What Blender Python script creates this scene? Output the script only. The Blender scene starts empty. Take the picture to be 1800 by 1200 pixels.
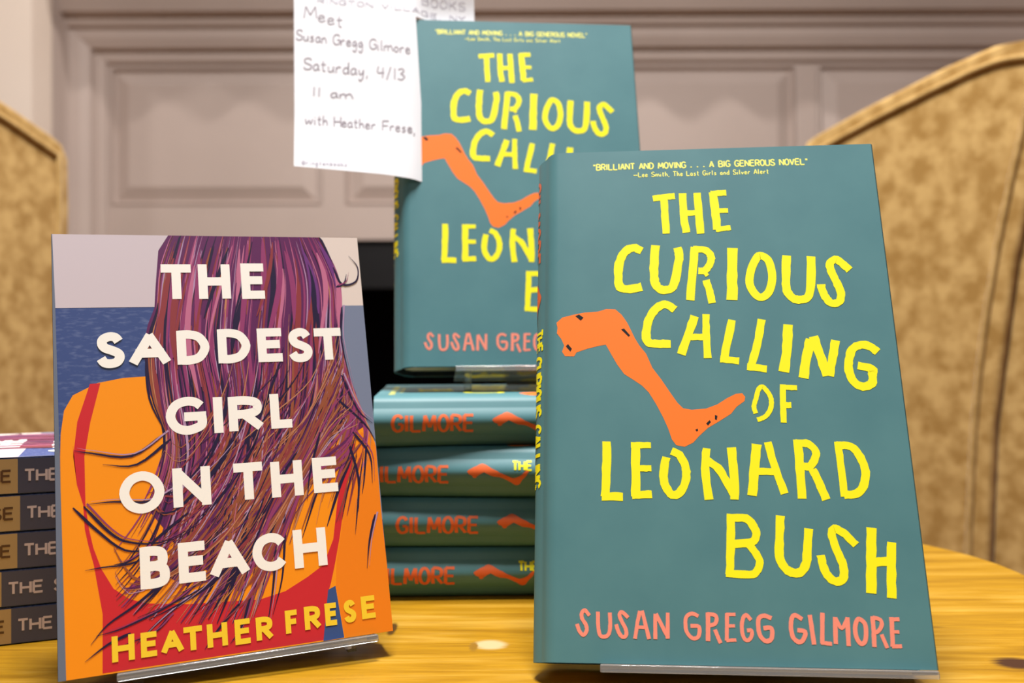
import bpy, bmesh, math, random, json
from mathutils import Vector, Matrix
from mathutils.geometry import tessellate_polygon
C = bpy.context.scene.collection
S = bpy.context.scene
PI = math.pi
TZ = 0.56                      # table top height

def lin(r, g, b):
    f = lambda c: (c/12.92 if c <= 0.04045 else ((c+0.055)/1.055)**2.4)
    return (f(r/255.0), f(g/255.0), f(b/255.0), 1.0)

# ------------------------------------------------------------ camera
cam_data = bpy.data.cameras.new('camera'); cam = bpy.data.objects.new('camera', cam_data); C.objects.link(cam)
S.camera = cam
FPX, PITCH, ROLL, CAMH = 1644.7, -0.0039, -0.0033, 0.1409
fw = Vector((0, math.cos(PITCH), -math.sin(PITCH))); up0 = Vector((0, math.sin(PITCH), math.cos(PITCH))); rt0 = Vector((1, 0, 0))
rt = math.cos(ROLL)*rt0 + math.sin(ROLL)*up0; up = -math.sin(ROLL)*rt0 + math.cos(ROLL)*up0
M = Matrix.Identity(4)
for i in range(3):
    M[i][0] = rt[i]; M[i][1] = up[i]; M[i][2] = -fw[i]
M.translation = (0, 0, TZ+CAMH)
cam.matrix_world = M
cam_data.sensor_width = 36; cam_data.sensor_fit = 'HORIZONTAL'; cam_data.lens = FPX/1800*36
cam_data.clip_start = 0.01
cam_data.dof.use_dof = True; cam_data.dof.focus_distance = 0.415; cam_data.dof.aperture_fstop = 8.0

# ------------------------------------------------------------ world, lights, exposure
S.view_settings.view_transform = 'Standard'; S.view_settings.look = 'None'
S.view_settings.gamma = 1; S.view_settings.use_curve_mapping = False
S.view_settings.exposure = 0.0
w = bpy.data.worlds.new('room_light'); S.world = w; w.use_nodes = True
bg = w.node_tree.nodes['Background']; bg.inputs['Color'].default_value = (1.0, 0.97, 0.95, 1); bg.inputs['Strength'].default_value = 0.10

def area(name, loc, size, size_y, power, color=(1, .97, .94), rot=(0, 0, 0)):
    l = bpy.data.lights.new(name, 'AREA'); l.shape = 'RECTANGLE'; l.size = size; l.size_y = size_y; l.energy = power; l.color = color
    o = bpy.data.objects.new(name, l); o.location = loc; o.rotation_euler = rot; C.objects.link(o); return o
def bulb(name, loc, radius, power, color=(1, .95, .89), angle=None):
    l = bpy.data.lights.new(name, 'SPOT' if angle else 'POINT'); l.energy = power; l.color = color; l.shadow_soft_size = radius
    if angle: l.spot_size = angle; l.spot_blend = 0.4
    o = bpy.data.objects.new(name, l); o.location = loc; C.objects.link(o); return o
area('ceiling_or_fill_light', (-0.05, 0.46, 2.58), 0.5, 0.5, 98)
area('ceiling_or_fill_light', (0.2, -1.5, 2.58), 1.2, 0.8, 10)  # added soft front fill for the covers, no known ceiling panel
bulb('downlight_or_fill_bulb', (0.10, 1.835, 2.60), 0.022, 48, angle=2.75)
bulb('downlight_or_fill_bulb', (-1.75, 1.75, 2.60), 0.04, 26, angle=2.2)  # added spot to brighten the left wall return, no known lamp there

# ------------------------------------------------------------ materials
MATS = {}
def mat(name, col, rough=0.5, spec=0.5, **kw):
    if name in MATS: return MATS[name]
    m = bpy.data.materials.new(name); m.use_nodes = True
    b = m.node_tree.nodes['Principled BSDF']
    b.inputs['Base Color'].default_value = col; b.inputs['Roughness'].default_value = rough
    b.inputs['Specular IOR Level'].default_value = spec
    for k, v in kw.items(): b.inputs[k.replace('_', ' ')].default_value = v
    MATS[name] = m; return m
def noise_mat(name, c1, c2, scale, rough=0.6, spec=0.3, stretch=(1, 1, 1), detail=4, bump=0.0, lo=0.35, hi=0.65, sheen=0.0, bscale=None):
    if name in MATS: return MATS[name]
    m = mat(name, c1, rough, spec); nt = m.node_tree; b = nt.nodes['Principled BSDF']
    tc = nt.nodes.new('ShaderNodeTexCoord'); mp = nt.nodes.new('ShaderNodeMapping'); mp.inputs['Scale'].default_value = stretch
    n = nt.nodes.new('ShaderNodeTexNoise'); n.inputs['Scale'].default_value = scale; n.inputs['Detail'].default_value = detail
    r = nt.nodes.new('ShaderNodeValToRGB'); r.color_ramp.elements[0].position = lo; r.color_ramp.elements[1].position = hi
    r.color_ramp.elements[0].color = c1; r.color_ramp.elements[1].color = c2
    nt.links.new(tc.outputs['Object'], mp.inputs['Vector']); nt.links.new(mp.outputs['Vector'], n.inputs['Vector'])
    nt.links.new(n.outputs['Fac'], r.inputs['Fac']); nt.links.new(r.outputs['Color'], b.inputs['Base Color'])
    if bump:
        n2 = nt.nodes.new('ShaderNodeTexNoise'); n2.inputs['Scale'].default_value = bscale or scale*4
        nt.links.new(mp.outputs['Vector'], n2.inputs['Vector'])
        bp = nt.nodes.new('ShaderNodeBump'); bp.inputs['Strength'].default_value = bump; bp.inputs['Distance'].default_value = 0.002
        nt.links.new(n2.outputs['Fac'], bp.inputs['Height']); nt.links.new(bp.outputs['Normal'], b.inputs['Normal'])
    if sheen: b.inputs['Sheen Weight'].default_value = sheen; b.inputs['Sheen Roughness'].default_value = 0.4
    return m
teal = noise_mat('teal_jacket_paper', lin(74, 122, 130), lin(80, 128, 135), 30, rough=0.5, spec=0.35)
yellow = mat('yellow_print', lin(243, 238, 20), 0.42, 0.35)
orange = mat('orange_print', lin(250, 122, 38), 0.42, 0.35)
salmon = mat('salmon_print', lin(238, 142, 122), 0.42, 0.35)
white_print = mat('white_print', lin(236, 236, 222), 0.42, 0.35)
spine_orange = mat('spine_orange_print', lin(222, 100, 48), 0.42, 0.35)
case_dark = mat('dark_case_cloth', lin(26, 30, 34), 0.7, 0.2)
wall_paint = noise_mat('mantel_paint', lin(180, 164, 156), lin(186, 170, 162), 3, rough=0.55, spec=0.3)
plaster = noise_mat('plaster_paint', lin(226, 210, 196), lin(230, 215, 202), 3, rough=0.7, spec=0.2)
soot = mat('firebox_soot', lin(14, 13, 18), 0.8, 0.1)
slate = mat('black_slate', lin(8, 8, 12), 0.5, 0.3)
fabric = noise_mat('olive_velvet', lin(152, 117, 62), lin(188, 155, 98), 46, rough=0.85, spec=0.15, detail=4, bump=0.2, lo=0.36, hi=0.64, sheen=0.3, bscale=600)
welt_mat = noise_mat('welt_velvet', lin(160, 128, 74), lin(184, 152, 96), 60, rough=0.8, spec=0.15, sheen=0.3)
leg_wood = mat('dark_leg_wood', lin(70, 44, 28), 0.4, 0.4)
paper = mat('white_note_paper', lin(228, 230, 236), 0.8, 0.2)
ink = mat('faint_ink', lin(150, 142, 152), 0.8, 0.1)
header_ink = mat('grey_header_ink', lin(182, 178, 192), 0.8, 0.1)

def page_mat():
    m = mat('page_edges', lin(225, 212, 190), 0.8, 0.1); nt = m.node_tree; b = nt.nodes['Principled BSDF']
    tc = nt.nodes.new('ShaderNodeTexCoord'); wv = nt.nodes.new('ShaderNodeTexWave'); wv.bands_direction = 'Y'
    wv.inputs['Scale'].default_value = 700; wv.inputs['Distortion'].default_value = 1.0
    r = nt.nodes.new('ShaderNodeValToRGB'); r.color_ramp.elements[0].color = lin(196, 180, 152); r.color_ramp.elements[1].color = lin(232, 222, 204)
    nt.links.new(tc.outputs['Object'], wv.inputs['Vector']); nt.links.new(wv.outputs['Fac'], r.inputs['Fac']); nt.links.new(r.outputs['Color'], b.inputs['Base Color'])
    return m
pages = page_mat()

def acrylic_mat():
    m = bpy.data.materials.new('clear_acrylic'); m.use_nodes = True; nt = m.node_tree; nt.nodes.clear()
    o = nt.nodes.new('ShaderNodeOutputMaterial'); t = nt.nodes.new('ShaderNodeBsdfTransparent'); g = nt.nodes.new('ShaderNodeBsdfGlossy')
    t.inputs['Color'].default_value = (0.93, 0.95, 0.95, 1); g.inputs['Roughness'].default_value = 0.06
    d = nt.nodes.new('ShaderNodeBsdfDiffuse'); d.inputs['Color'].default_value = (0.8, 0.8, 0.82, 1)
    mx = nt.nodes.new('ShaderNodeMixShader'); fr = nt.nodes.new('ShaderNodeFresnel'); fr.inputs['IOR'].default_value = 1.49
    mx2 = nt.nodes.new('ShaderNodeMixShader'); mx2.inputs['Fac'].default_value = 0.12
    nt.links.new(fr.outputs['Fac'], mx.inputs['Fac']); nt.links.new(t.outputs[0], mx.inputs[1]); nt.links.new(g.outputs[0], mx.inputs[2])
    nt.links.new(mx.outputs[0], mx2.inputs[1]); nt.links.new(d.outputs[0], mx2.inputs[2]); nt.links.new(mx2.outputs[0], o.inputs['Surface'])
    return m
acrylic = acrylic_mat()

def wood_mat():
    m = mat('honey_pine', lin(236, 186, 70), 0.34, 0.45); nt = m.node_tree; b = nt.nodes['Principled BSDF']; N = nt.nodes.new; L = nt.links.new
    tc = N('ShaderNodeTexCoord')
    mp = N('ShaderNodeMapping'); mp.inputs['Scale'].default_value = (3.0, 34, 34); mp.inputs['Rotation'].default_value = (0, 0, 0.06)
    n = N('ShaderNodeTexNoise'); n.inputs['Scale'].default_value = 2.2; n.inputs['Detail'].default_value = 8; n.inputs['Roughness'].default_value = 0.62; n.inputs['Distortion'].default_value = 0.6
    L(tc.outputs['Object'], mp.inputs['Vector']); L(mp.outputs['Vector'], n.inputs['Vector'])
    r = N('ShaderNodeValToRGB'); r.color_ramp.elements[0].position = 0.30; r.color_ramp.elements[1].position = 0.70
    r.color_ramp.elements[0].color = lin(132, 92, 10); r.color_ramp.elements[1].color = lin(190, 150, 60)
    e = r.color_ramp.elements.new(0.5); e.color = lin(168, 124, 20)
    L(n.outputs['Fac'], r.inputs['Fac'])
    mp2 = N('ShaderNodeMapping'); mp2.inputs['Scale'].default_value = (10, 160, 160)
    n2 = N('ShaderNodeTexNoise'); n2.inputs['Scale'].default_value = 4; n2.inputs['Detail'].default_value = 4
    L(tc.outputs['Object'], mp2.inputs['Vector']); L(mp2.outputs['Vector'], n2.inputs['Vector'])
    r2 = N('ShaderNodeValToRGB'); r2.color_ramp.elements[0].position = 0.35; r2.color_ramp.elements[1].position = 0.6; r2.color_ramp.elements[0].color = (0.72, 0.66, 0.55, 1); r2.color_ramp.elements[1].color = (1, 1, 1, 1)
    L(n2.outputs['Fac'], r2.inputs['Fac'])
    mx = N('ShaderNodeMix'); mx.data_type = 'RGBA'; mx.blend_type = 'MULTIPLY'; mx.inputs[0].default_value = 0.5
    L(r.outputs['Color'], mx.inputs[6]); L(r2.outputs['Color'], mx.inputs[7])
    last = mx.outputs[2]
    sep = N('ShaderNodeSeparateXYZ'); L(tc.outputs['Object'], sep.inputs[0])
    def knot(last, x, y, rx, ry, col, soft=0.35):
        dx = N('ShaderNodeMath'); dx.operation = 'MULTIPLY_ADD'; dx.inputs[1].default_value = 1/rx; dx.inputs[2].default_value = -x/rx; L(sep.outputs[0], dx.inputs[0])
        dy = N('ShaderNodeMath'); dy.operation = 'MULTIPLY_ADD'; dy.inputs[1].default_value = 1/ry; dy.inputs[2].default_value = -y/ry; L(sep.outputs[1], dy.inputs[0])
        cv = N('ShaderNodeCombineXYZ'); L(dx.outputs[0], cv.inputs[0]); L(dy.outputs[0], cv.inputs[1])
        ln = N('ShaderNodeVectorMath'); ln.operation = 'LENGTH'; L(cv.outputs[0], ln.inputs[0])
        ad = N('ShaderNodeMath'); ad.operation = 'MULTIPLY_ADD'; ad.inputs[1].default_value = 0.6; ad.inputs[2].default_value = -0.3; L(n2.outputs['Fac'], ad.inputs[0])
        sm = N('ShaderNodeMath'); sm.operation = 'ADD'; L(ln.outputs['Value'], sm.inputs[0]); L(ad.outputs[0], sm.inputs[1])
        mr = N('ShaderNodeMapRange'); mr.interpolation_type = 'SMOOTHSTEP'; mr.inputs[1].default_value = 1-soft; mr.inputs[2].default_value = 1+soft; mr.inputs[3].default_value = 1; mr.inputs[4].default_value = 0
        L(sm.outputs[0], mr.inputs[0])
        k = N('ShaderNodeMix'); k.data_type = 'RGBA'; L(mr.outputs[0], k.inputs[0]); L(last, k.inputs[6]); k.inputs[7].default_value = col
        return k.outputs[2]
    last = knot(last, -0.0108, 0.441, 0.0072, 0.0065, lin(186, 168, 124))
    last = knot(last, -0.0185, 0.438, 0.002, 0.006, lin(136, 98, 28))
    last = knot(last, 0.222, 0.413, 0.0095, 0.0075, lin(54, 28, 22))
    last = knot(last, -0.060, 0.466, 0.0022, 0.010, lin(78, 52, 14))
    last = knot(last, 0.205, 0.466, 0.010, 0.002, lin(136, 98, 18))
    L(last, b.inputs['Base Color'])
    return m
wood = wood_mat()

# ------------------------------------------------------------ mesh builder
class MB:
    def __init__(s): s.k = 0; s.v = []; s.f = []; s.mi = []; s.sm = []
    def add(s, vs, fs, mi=0, smooth=False):
        o = len(s.v); s.v += [tuple(p) for p in vs]
        for f in fs: s.f.append(tuple(o+i for i in f)); s.mi.append(mi); s.sm.append(smooth)
    def box(s, x0, x1, y0, y1, z0, z1, mi=0):
        vs = [(x, y, z) for z in (z0, z1) for y in (y0, y1) for x in (x0, x1)]
        s.add(vs, [(0, 2, 3, 1), (4, 5, 7, 6), (0, 1, 5, 4), (2, 6, 7, 3), (0, 4, 6, 2), (1, 3, 7, 5)], mi)
    def prism(s, pts, fn, d0, d1, mi=0, smooth=False):
        """outline pts (a,b), fn(a,b,d)->xyz"""
        n = len(pts); vs = [fn(a, b, d0) for a, b in pts]+[fn(a, b, d1) for a, b in pts]
        s.add(vs, [(i, (i+1) % n, n+(i+1) % n, n+i) for i in range(n)], mi, smooth)
        tri = tessellate_polygon([[Vector((a, b, 0)) for a, b in pts]])
        s.add(vs, [tuple(t) for t in tri]+[tuple(n+i for i in reversed(t)) for t in tri], mi)
    def flat(s, pts, fn, mi=0, cuts=0):
        tri = tessellate_polygon([[Vector((a, b, 0)) for a, b in pts]])
        if not cuts: s.add([fn(a, b) for a, b in pts], [tuple(t) for t in tri], mi); return
        bm = bmesh.new(); vv = [bm.verts.new((a, b, 0)) for a, b in pts]
        for t in tri: bm.faces.new([vv[i] for i in t])
        for _ in range(cuts):
            bmesh.ops.subdivide_edges(bm, edges=bm.edges, cuts=1, use_grid_fill=True)
        bm.verts.index_update()
        s.add([fn(v.co.x, v.co.y) for v in bm.verts], [tuple(v.index for v in f.verts) for f in bm.faces], mi); bm.free()
    def ribbon(s, pts, wd, fn, mi=0, smooth=True, jit=0.0, taper=None, rnd=None, sub=4):
        p = catmull(pts, sub) if smooth and len(pts) > 2 else pts
        if not smooth or len(pts) == 2:
            q = []
            for (xa, ya), (xb, yb) in zip(pts, pts[1:]): q += [(xa+(xb-xa)*k/6, ya+(yb-ya)*k/6) for k in range(6)]
            p = q+[pts[-1]]
        s.k += 1; lift = (s.k % 24)*1.0e-6
        closed = len(p) > 3 and (Vector(p[0])-Vector(p[-1])).length < 1e-5
        n = len(p); vs = []
        for i in range(n):
            if closed: a = Vector(p[(i-1) % (n-1)]); b = Vector(p[(i+1) % (n-1)])
            else: a = Vector(p[max(i-1, 0)]); b = Vector(p[min(i+1, n-1)])
            t = (b-a)
            if t.length < 1e-9: t = Vector((1, 0))
            t.normalize(); nr = Vector((-t.y, t.x)); h = wd/2
            if taper: h *= taper(i/(n-1))
            h1 = h; h2 = h
            if jit and rnd and not closed: h1 *= 1+rnd.uniform(-jit, jit); h2 *= 1+rnd.uniform(-jit, jit)
            c = Vector(p[i]); q1 = c+nr*h1; q2 = c-nr*h2
            vs += [fn(q1.x, q1.y, lift), fn(q2.x, q2.y, lift)]
        s.add(vs, [(2*i, 2*i+2, 2*i+3, 2*i+1) for i in range(n-1)], mi)
    def tube(s, pts, r, seg=10, mi=0, closed=False):
        n = len(pts); vs = []
        for i in range(n):
            a = Vector(pts[i-1] if (i or closed) else pts[0]); b = Vector(pts[(i+1) % n] if (i < n-1 or closed) else pts[-1])
            t = (b-a).normalized(); u = t.cross(Vector((0, 0, 1)))
            if u.length < 0.05: u = t.cross(Vector((0, 1, 0)))
            u.normalize(); v = t.cross(u); c = Vector(pts[i])
            rr = r[i] if isinstance(r, (list, tuple)) else r
            vs += [c+u*rr*math.cos(2*PI*k/seg)+v*rr*math.sin(2*PI*k/seg) for k in range(seg)]
        m = n if closed else n-1
        fs = [(i*seg+k, i*seg+(k+1) % seg, ((i+1) % n)*seg+(k+1) % seg, ((i+1) % n)*seg+k) for i in range(m) for k in range(seg)]
        s.add(vs, fs, mi, True)
        if not closed: s.add(vs, [tuple(range(seg)), tuple(reversed(range((n-1)*seg, n*seg)))], mi)
    def build(s, name, mats, parent=None, bevel=0, seg=3, smooth=False, weld=True, recalc=True):
        me = bpy.data.meshes.new(name); me.from_pydata(s.v, [], s.f)
        for m in (mats if isinstance(mats, (list, tuple)) else [mats]): me.materials.append(m)
        for i, p in enumerate(me.polygons): p.material_index = s.mi[i]; p.use_smooth = s.sm[i] or smooth
        if weld:
            bm = bmesh.new(); bm.from_mesh(me); bmesh.ops.remove_doubles(bm, verts=bm.verts, dist=1e-6)
            if recalc: bmesh.ops.recalc_face_normals(bm, faces=bm.faces)
            bm.to_mesh(me); bm.free()
        o = bpy.data.objects.new(name, me); C.objects.link(o)
        if parent: o.parent = parent
        if bevel:
            b = o.modifiers.new('bevel', 'BEVEL'); b.width = bevel; b.segments = seg; b.limit_method = 'ANGLE'; b.angle_limit = 0.6; b.harden_normals = False
            for p in me.polygons: p.use_smooth = True
            try:
                me.set_sharp_from_angle(angle=0.9)
            except Exception: pass
        return o
def catmull(pts, sub=4):
    closed = Vector(pts[0][:2]+(0,) if len(pts[0]) == 2 else pts[0]) == Vector(pts[-1][:2]+(0,) if len(pts[-1]) == 2 else pts[-1])
    P = [Vector(p) for p in pts]; n = len(P); out = []
    for i in range(n-1):
        p1, p2 = P[i], P[i+1]
        p0 = P[i-1] if i > 0 else (P[n-2] if closed else p1*2-p2)
        p3 = P[i+2] if i+2 < n else (P[1] if closed else p2*2-p1)
        for k in range(sub):
            t = k/sub
            out.append(tuple(0.5*((2*p1)+(p2-p0)*t+(2*p0-5*p1+4*p2-p3)*t*t+(3*p1-p0-3*p2+p3)*t**3)))
    out.append(tuple(P[-1])); return out
def tag(o, label, cat, group=None, kind=None):
    if label: o['label'] = label
    if cat: o['category'] = cat
    if group: o['group'] = group
    if kind: o['kind'] = kind
    return o
def thing(name, label, cat, mw=None, group=None):
    o = bpy.data.objects.new(name, None); o.empty_display_size = 0.05; C.objects.link(o)
    if mw is not None: o.matrix_world = mw
    return tag(o, label, cat, group)
def struct(o): o['kind'] = 'structure'; return o
def copy_tree(o, parent=None):
    c = o.copy(); C.objects.link(c)
    if parent: c.parent = parent
    for ch in list(o.children): copy_tree(ch, c)
    return c
def pairs(l, s=0.1): return [(l[i]*s, l[i+1]*s) for i in range(0, len(l), 2)]

# ------------------------------------------------------------ stroke lettering (unit box, y up)
G = {
'A': ['0,0 .5,1', '.5,1 1,0', '.2,.33 .8,.33'], 'B': ['.05,0 .05,1', '.05,1 ~.5,1 .85,.93 .92,.76 .85,.59 .5,.53 .05,.53', '.05,.53 ~.55,.53 .92,.44 1,.26 .92,.07 .55,0 .05,0'],
'C': ['~1,.8 .82,.95 .5,1 .16,.86 0,.5 .16,.14 .5,0 .82,.05 1,.2'], 'D': ['.05,0 .05,1', '.05,1 ~.4,1 .78,.88 1,.5 .78,.12 .4,0 .05,0'],
'E': ['.05,0 .05,1', '.05,1 1,1', '.05,.53 .88,.53', '.05,0 1,0'], 'F': ['.05,0 .05,1', '.05,1 1,1', '.05,.5 .85,.5'],
'G': ['~.98,.82 .8,.96 .5,1 .16,.86 0,.5 .16,.14 .5,0 .85,.08 1,.2 1,.47', '.58,.47 1,.47'], 'H': ['0,0 0,1', '1,0 1,1', '0,.5 1,.5'],
'I': ['.5,0 .5,1'], 'K': ['.05,0 .05,1', '.05,.4 1,1', '.35,.6 1,0'], 'L': ['.05,0 .05,1', '.05,0 1,0'], 'M': ['0,0 .12,1', '.12,1 .5,.25', '.5,.25 .88,1', '.88,1 1,0'],
'N': ['0,0 0,1', '0,1 1,0', '1,0 1,1'], 'O': ['~.5,0 .84,.14 1,.5 .84,.86 .5,1 .16,.86 0,.5 .16,.14 .5,0'],
'R': ['.05,0 .05,1', '.05,1 ~.5,1 .88,.92 .96,.74 .88,.56 .5,.48 .05,.48', '.45,.48 1,0'],
'S': ['~.92,.82 .75,.97 .45,1 .15,.9 .1,.73 .25,.58 .6,.48 .9,.36 .95,.2 .8,.05 .5,0 .2,.04 .03,.2'], 'T': ['.5,0 .5,1', '0,1 1,1'], 'U': ['~0,1 0,.35 .12,.08 .5,0 .88,.08 1,.35 1,1'],
'V': ['0,1 .5,0', '.5,0 1,1'], 'W': ['0,1 .25,0', '.25,0 .5,.8', '.5,.8 .75,0', '.75,0 1,1'], 'Y': ['0,1 .5,.5', '1,1 .5,.5', '.5,.5 .5,0'], 'X': ['0,0 1,1', '0,1 1,0'],
'Q': ['~.5,0 .84,.14 1,.5 .84,.86 .5,1 .16,.86 0,.5 .16,.14 .5,0', '.6,.25 1,-.05'],
'a': ['~.8,.5 .4,.55 .05,.3 .3,0 .7,.15 .8,.5 .8,.15 1,0'], 'b': ['~.1,1 .1,0', '~.1,.3 .5,.55 .9,.3 .5,0 .1,.1'], 'd': ['~.8,.45 .4,.55 .05,.25 .35,0 .8,.2 .85,1 .85,.1 1,0'],
'e': ['~.1,.28 .8,.35 .6,.55 .2,.5 .1,.2 .4,0 .95,.12'], 'g': ['~.8,.5 .4,.55 .1,.3 .4,.05 .8,.4 .8,-.2 .5,-.5 .1,-.3'], 'h': ['~.1,1 .1,0', '~.1,.3 .5,.55 .8,.35 .85,0'],
'i': ['~.4,.5 .4,.05 .7,0', '.4,.75 .45,.8'], 'k': ['~.1,1 .1,0', '.1,.25 .8,.55', '.3,.3 .9,0'], 'l': ['~.4,1 .35,.2 .7,0'], 'm': ['~.0,.5 .05,0', '~.05,.35 .3,.55 .45,.3 .45,0', '~.45,.35 .75,.55 .9,.3 1,0'],
'n': ['~.05,.5 .1,0', '~.1,.35 .5,.55 .8,.3 .9,0'], 'o': ['~.5,0 .9,.27 .5,.55 .1,.27 .5,0'], 'r': ['~.1,.5 .15,0', '~.15,.3 .5,.55 .85,.45'], 's': ['~.8,.5 .3,.5 .3,.32 .75,.2 .5,0 .1,.05'],
't': ['~.4,.9 .4,.1 .8,.02', '.05,.6 .85,.6'], 'u': ['~.1,.5 .15,.1 .45,0 .8,.2 .85,.5 .85,.1 1,0'], 'w': ['~.05,.5 .2,0 .5,.4 .7,0 .95,.5'], 'y': ['~.1,.5 .2,.15 .5,.1 .8,.5', '~.8,.5 .7,-.2 .3,-.5 .1,-.3'],
'1': ['.5,0 .55,1'], '2': ['~.1,.8 .5,1 .9,.75 .1,0 .9,0'], '3': ['~.1,.9 .6,1 .8,.75 .4,.55 .9,.3 .5,0 .05,.1'], '4': ['~.2,1 .1,.45 .9,.45', '.75,.9 .7,0'], '/': ['.1,-.1 .8,1.05'], ',': ['.4,.05 .25,-.2'], '.': ['.4,.0 .4,.2'], 'v': ['.05,.5 .45,0', '.45,0 .9,.5'],
'@': ['~.7,.3 .4,.4 .35,.15 .7,.2 .95,.2 1,.6 .5,.9 0,.5 .3,-.05 .9,0'], '"': ['.3,1 .3,.7', '.7,1 .7,.7'], '-': ['.1,.4 .9,.4'], '\u2014': ['0,.4 1,.4'],
}
NARROW = {'I': .28, '1': .4, 'i': .4, 'l': .45, ',': .35, '.': .35, '/': .7, '"': .5, 'm': 1.35, 'w': 1.2, 'M': 1.25, 'W': 1.3, ' ': .7, 't': .7, 'r': .75, '\u2014': 1.3}
def glyph(mb, ch, x0, y0, x1, y1, w, fn, mi, inset=True, rnd=None, jit=0, sub=4):
    if inset: x0 += w/2; x1 -= w/2; y0 += w/2; y1 -= w/2
    if ch == 'I' and x1 < x0: x0 = x1 = (x0+x1)/2
    for st in G.get(ch, []):
        sm = '~' in st
        pts = [tuple(float(c) for c in p.replace('~', '').split(',')) for p in st.split()]
        pp = [(x0+(x1-x0)*a, y0+(y1-y0)*b) for a, b in pts]
        if not sm:
            a = Vector(pp[0]); b = Vector(pp[-1]); d = (b-a)
            if d.length > 0 and inset: d.normalize(); k = 0.48 if min(abs(d.x), abs(d.y)) < 0.12 else 0.2; pp[0] = tuple(a-d*w*k); pp[-1] = tuple(b+d*w*k)
        elif pts[0][0] == .05 and inset: pp[0] = (pp[0][0]-w*0.3, pp[0][1])
        mb.ribbon(pp, w, fn, mi, smooth=sm, rnd=rnd, jit=jit, sub=sub)
def text(mb, s, x0, x1, y0, y1, w, fn, mi, gap=0.28, sub=3, rnd=None, jit=0, slope=0.0):
    """fit string s between x0 and x1, cap height y0..y1; slope = baseline drop over the run"""
    ws = [NARROW.get(c, .8 if c.islower() else 1.0) for c in s]; tot = sum(ws)+gap*(len(s)-1); k = (x1-x0)/tot; x = x0
    for c, wd in zip(s, ws):
        dy = slope*(x-x0)/(x1-x0)
        if c != ' ': glyph(mb, c, x, y0+dy, x+wd*k, y1+dy, w, fn, mi, inset=False, sub=sub, rnd=rnd, jit=jit)
        x += (wd+gap)*k

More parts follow.
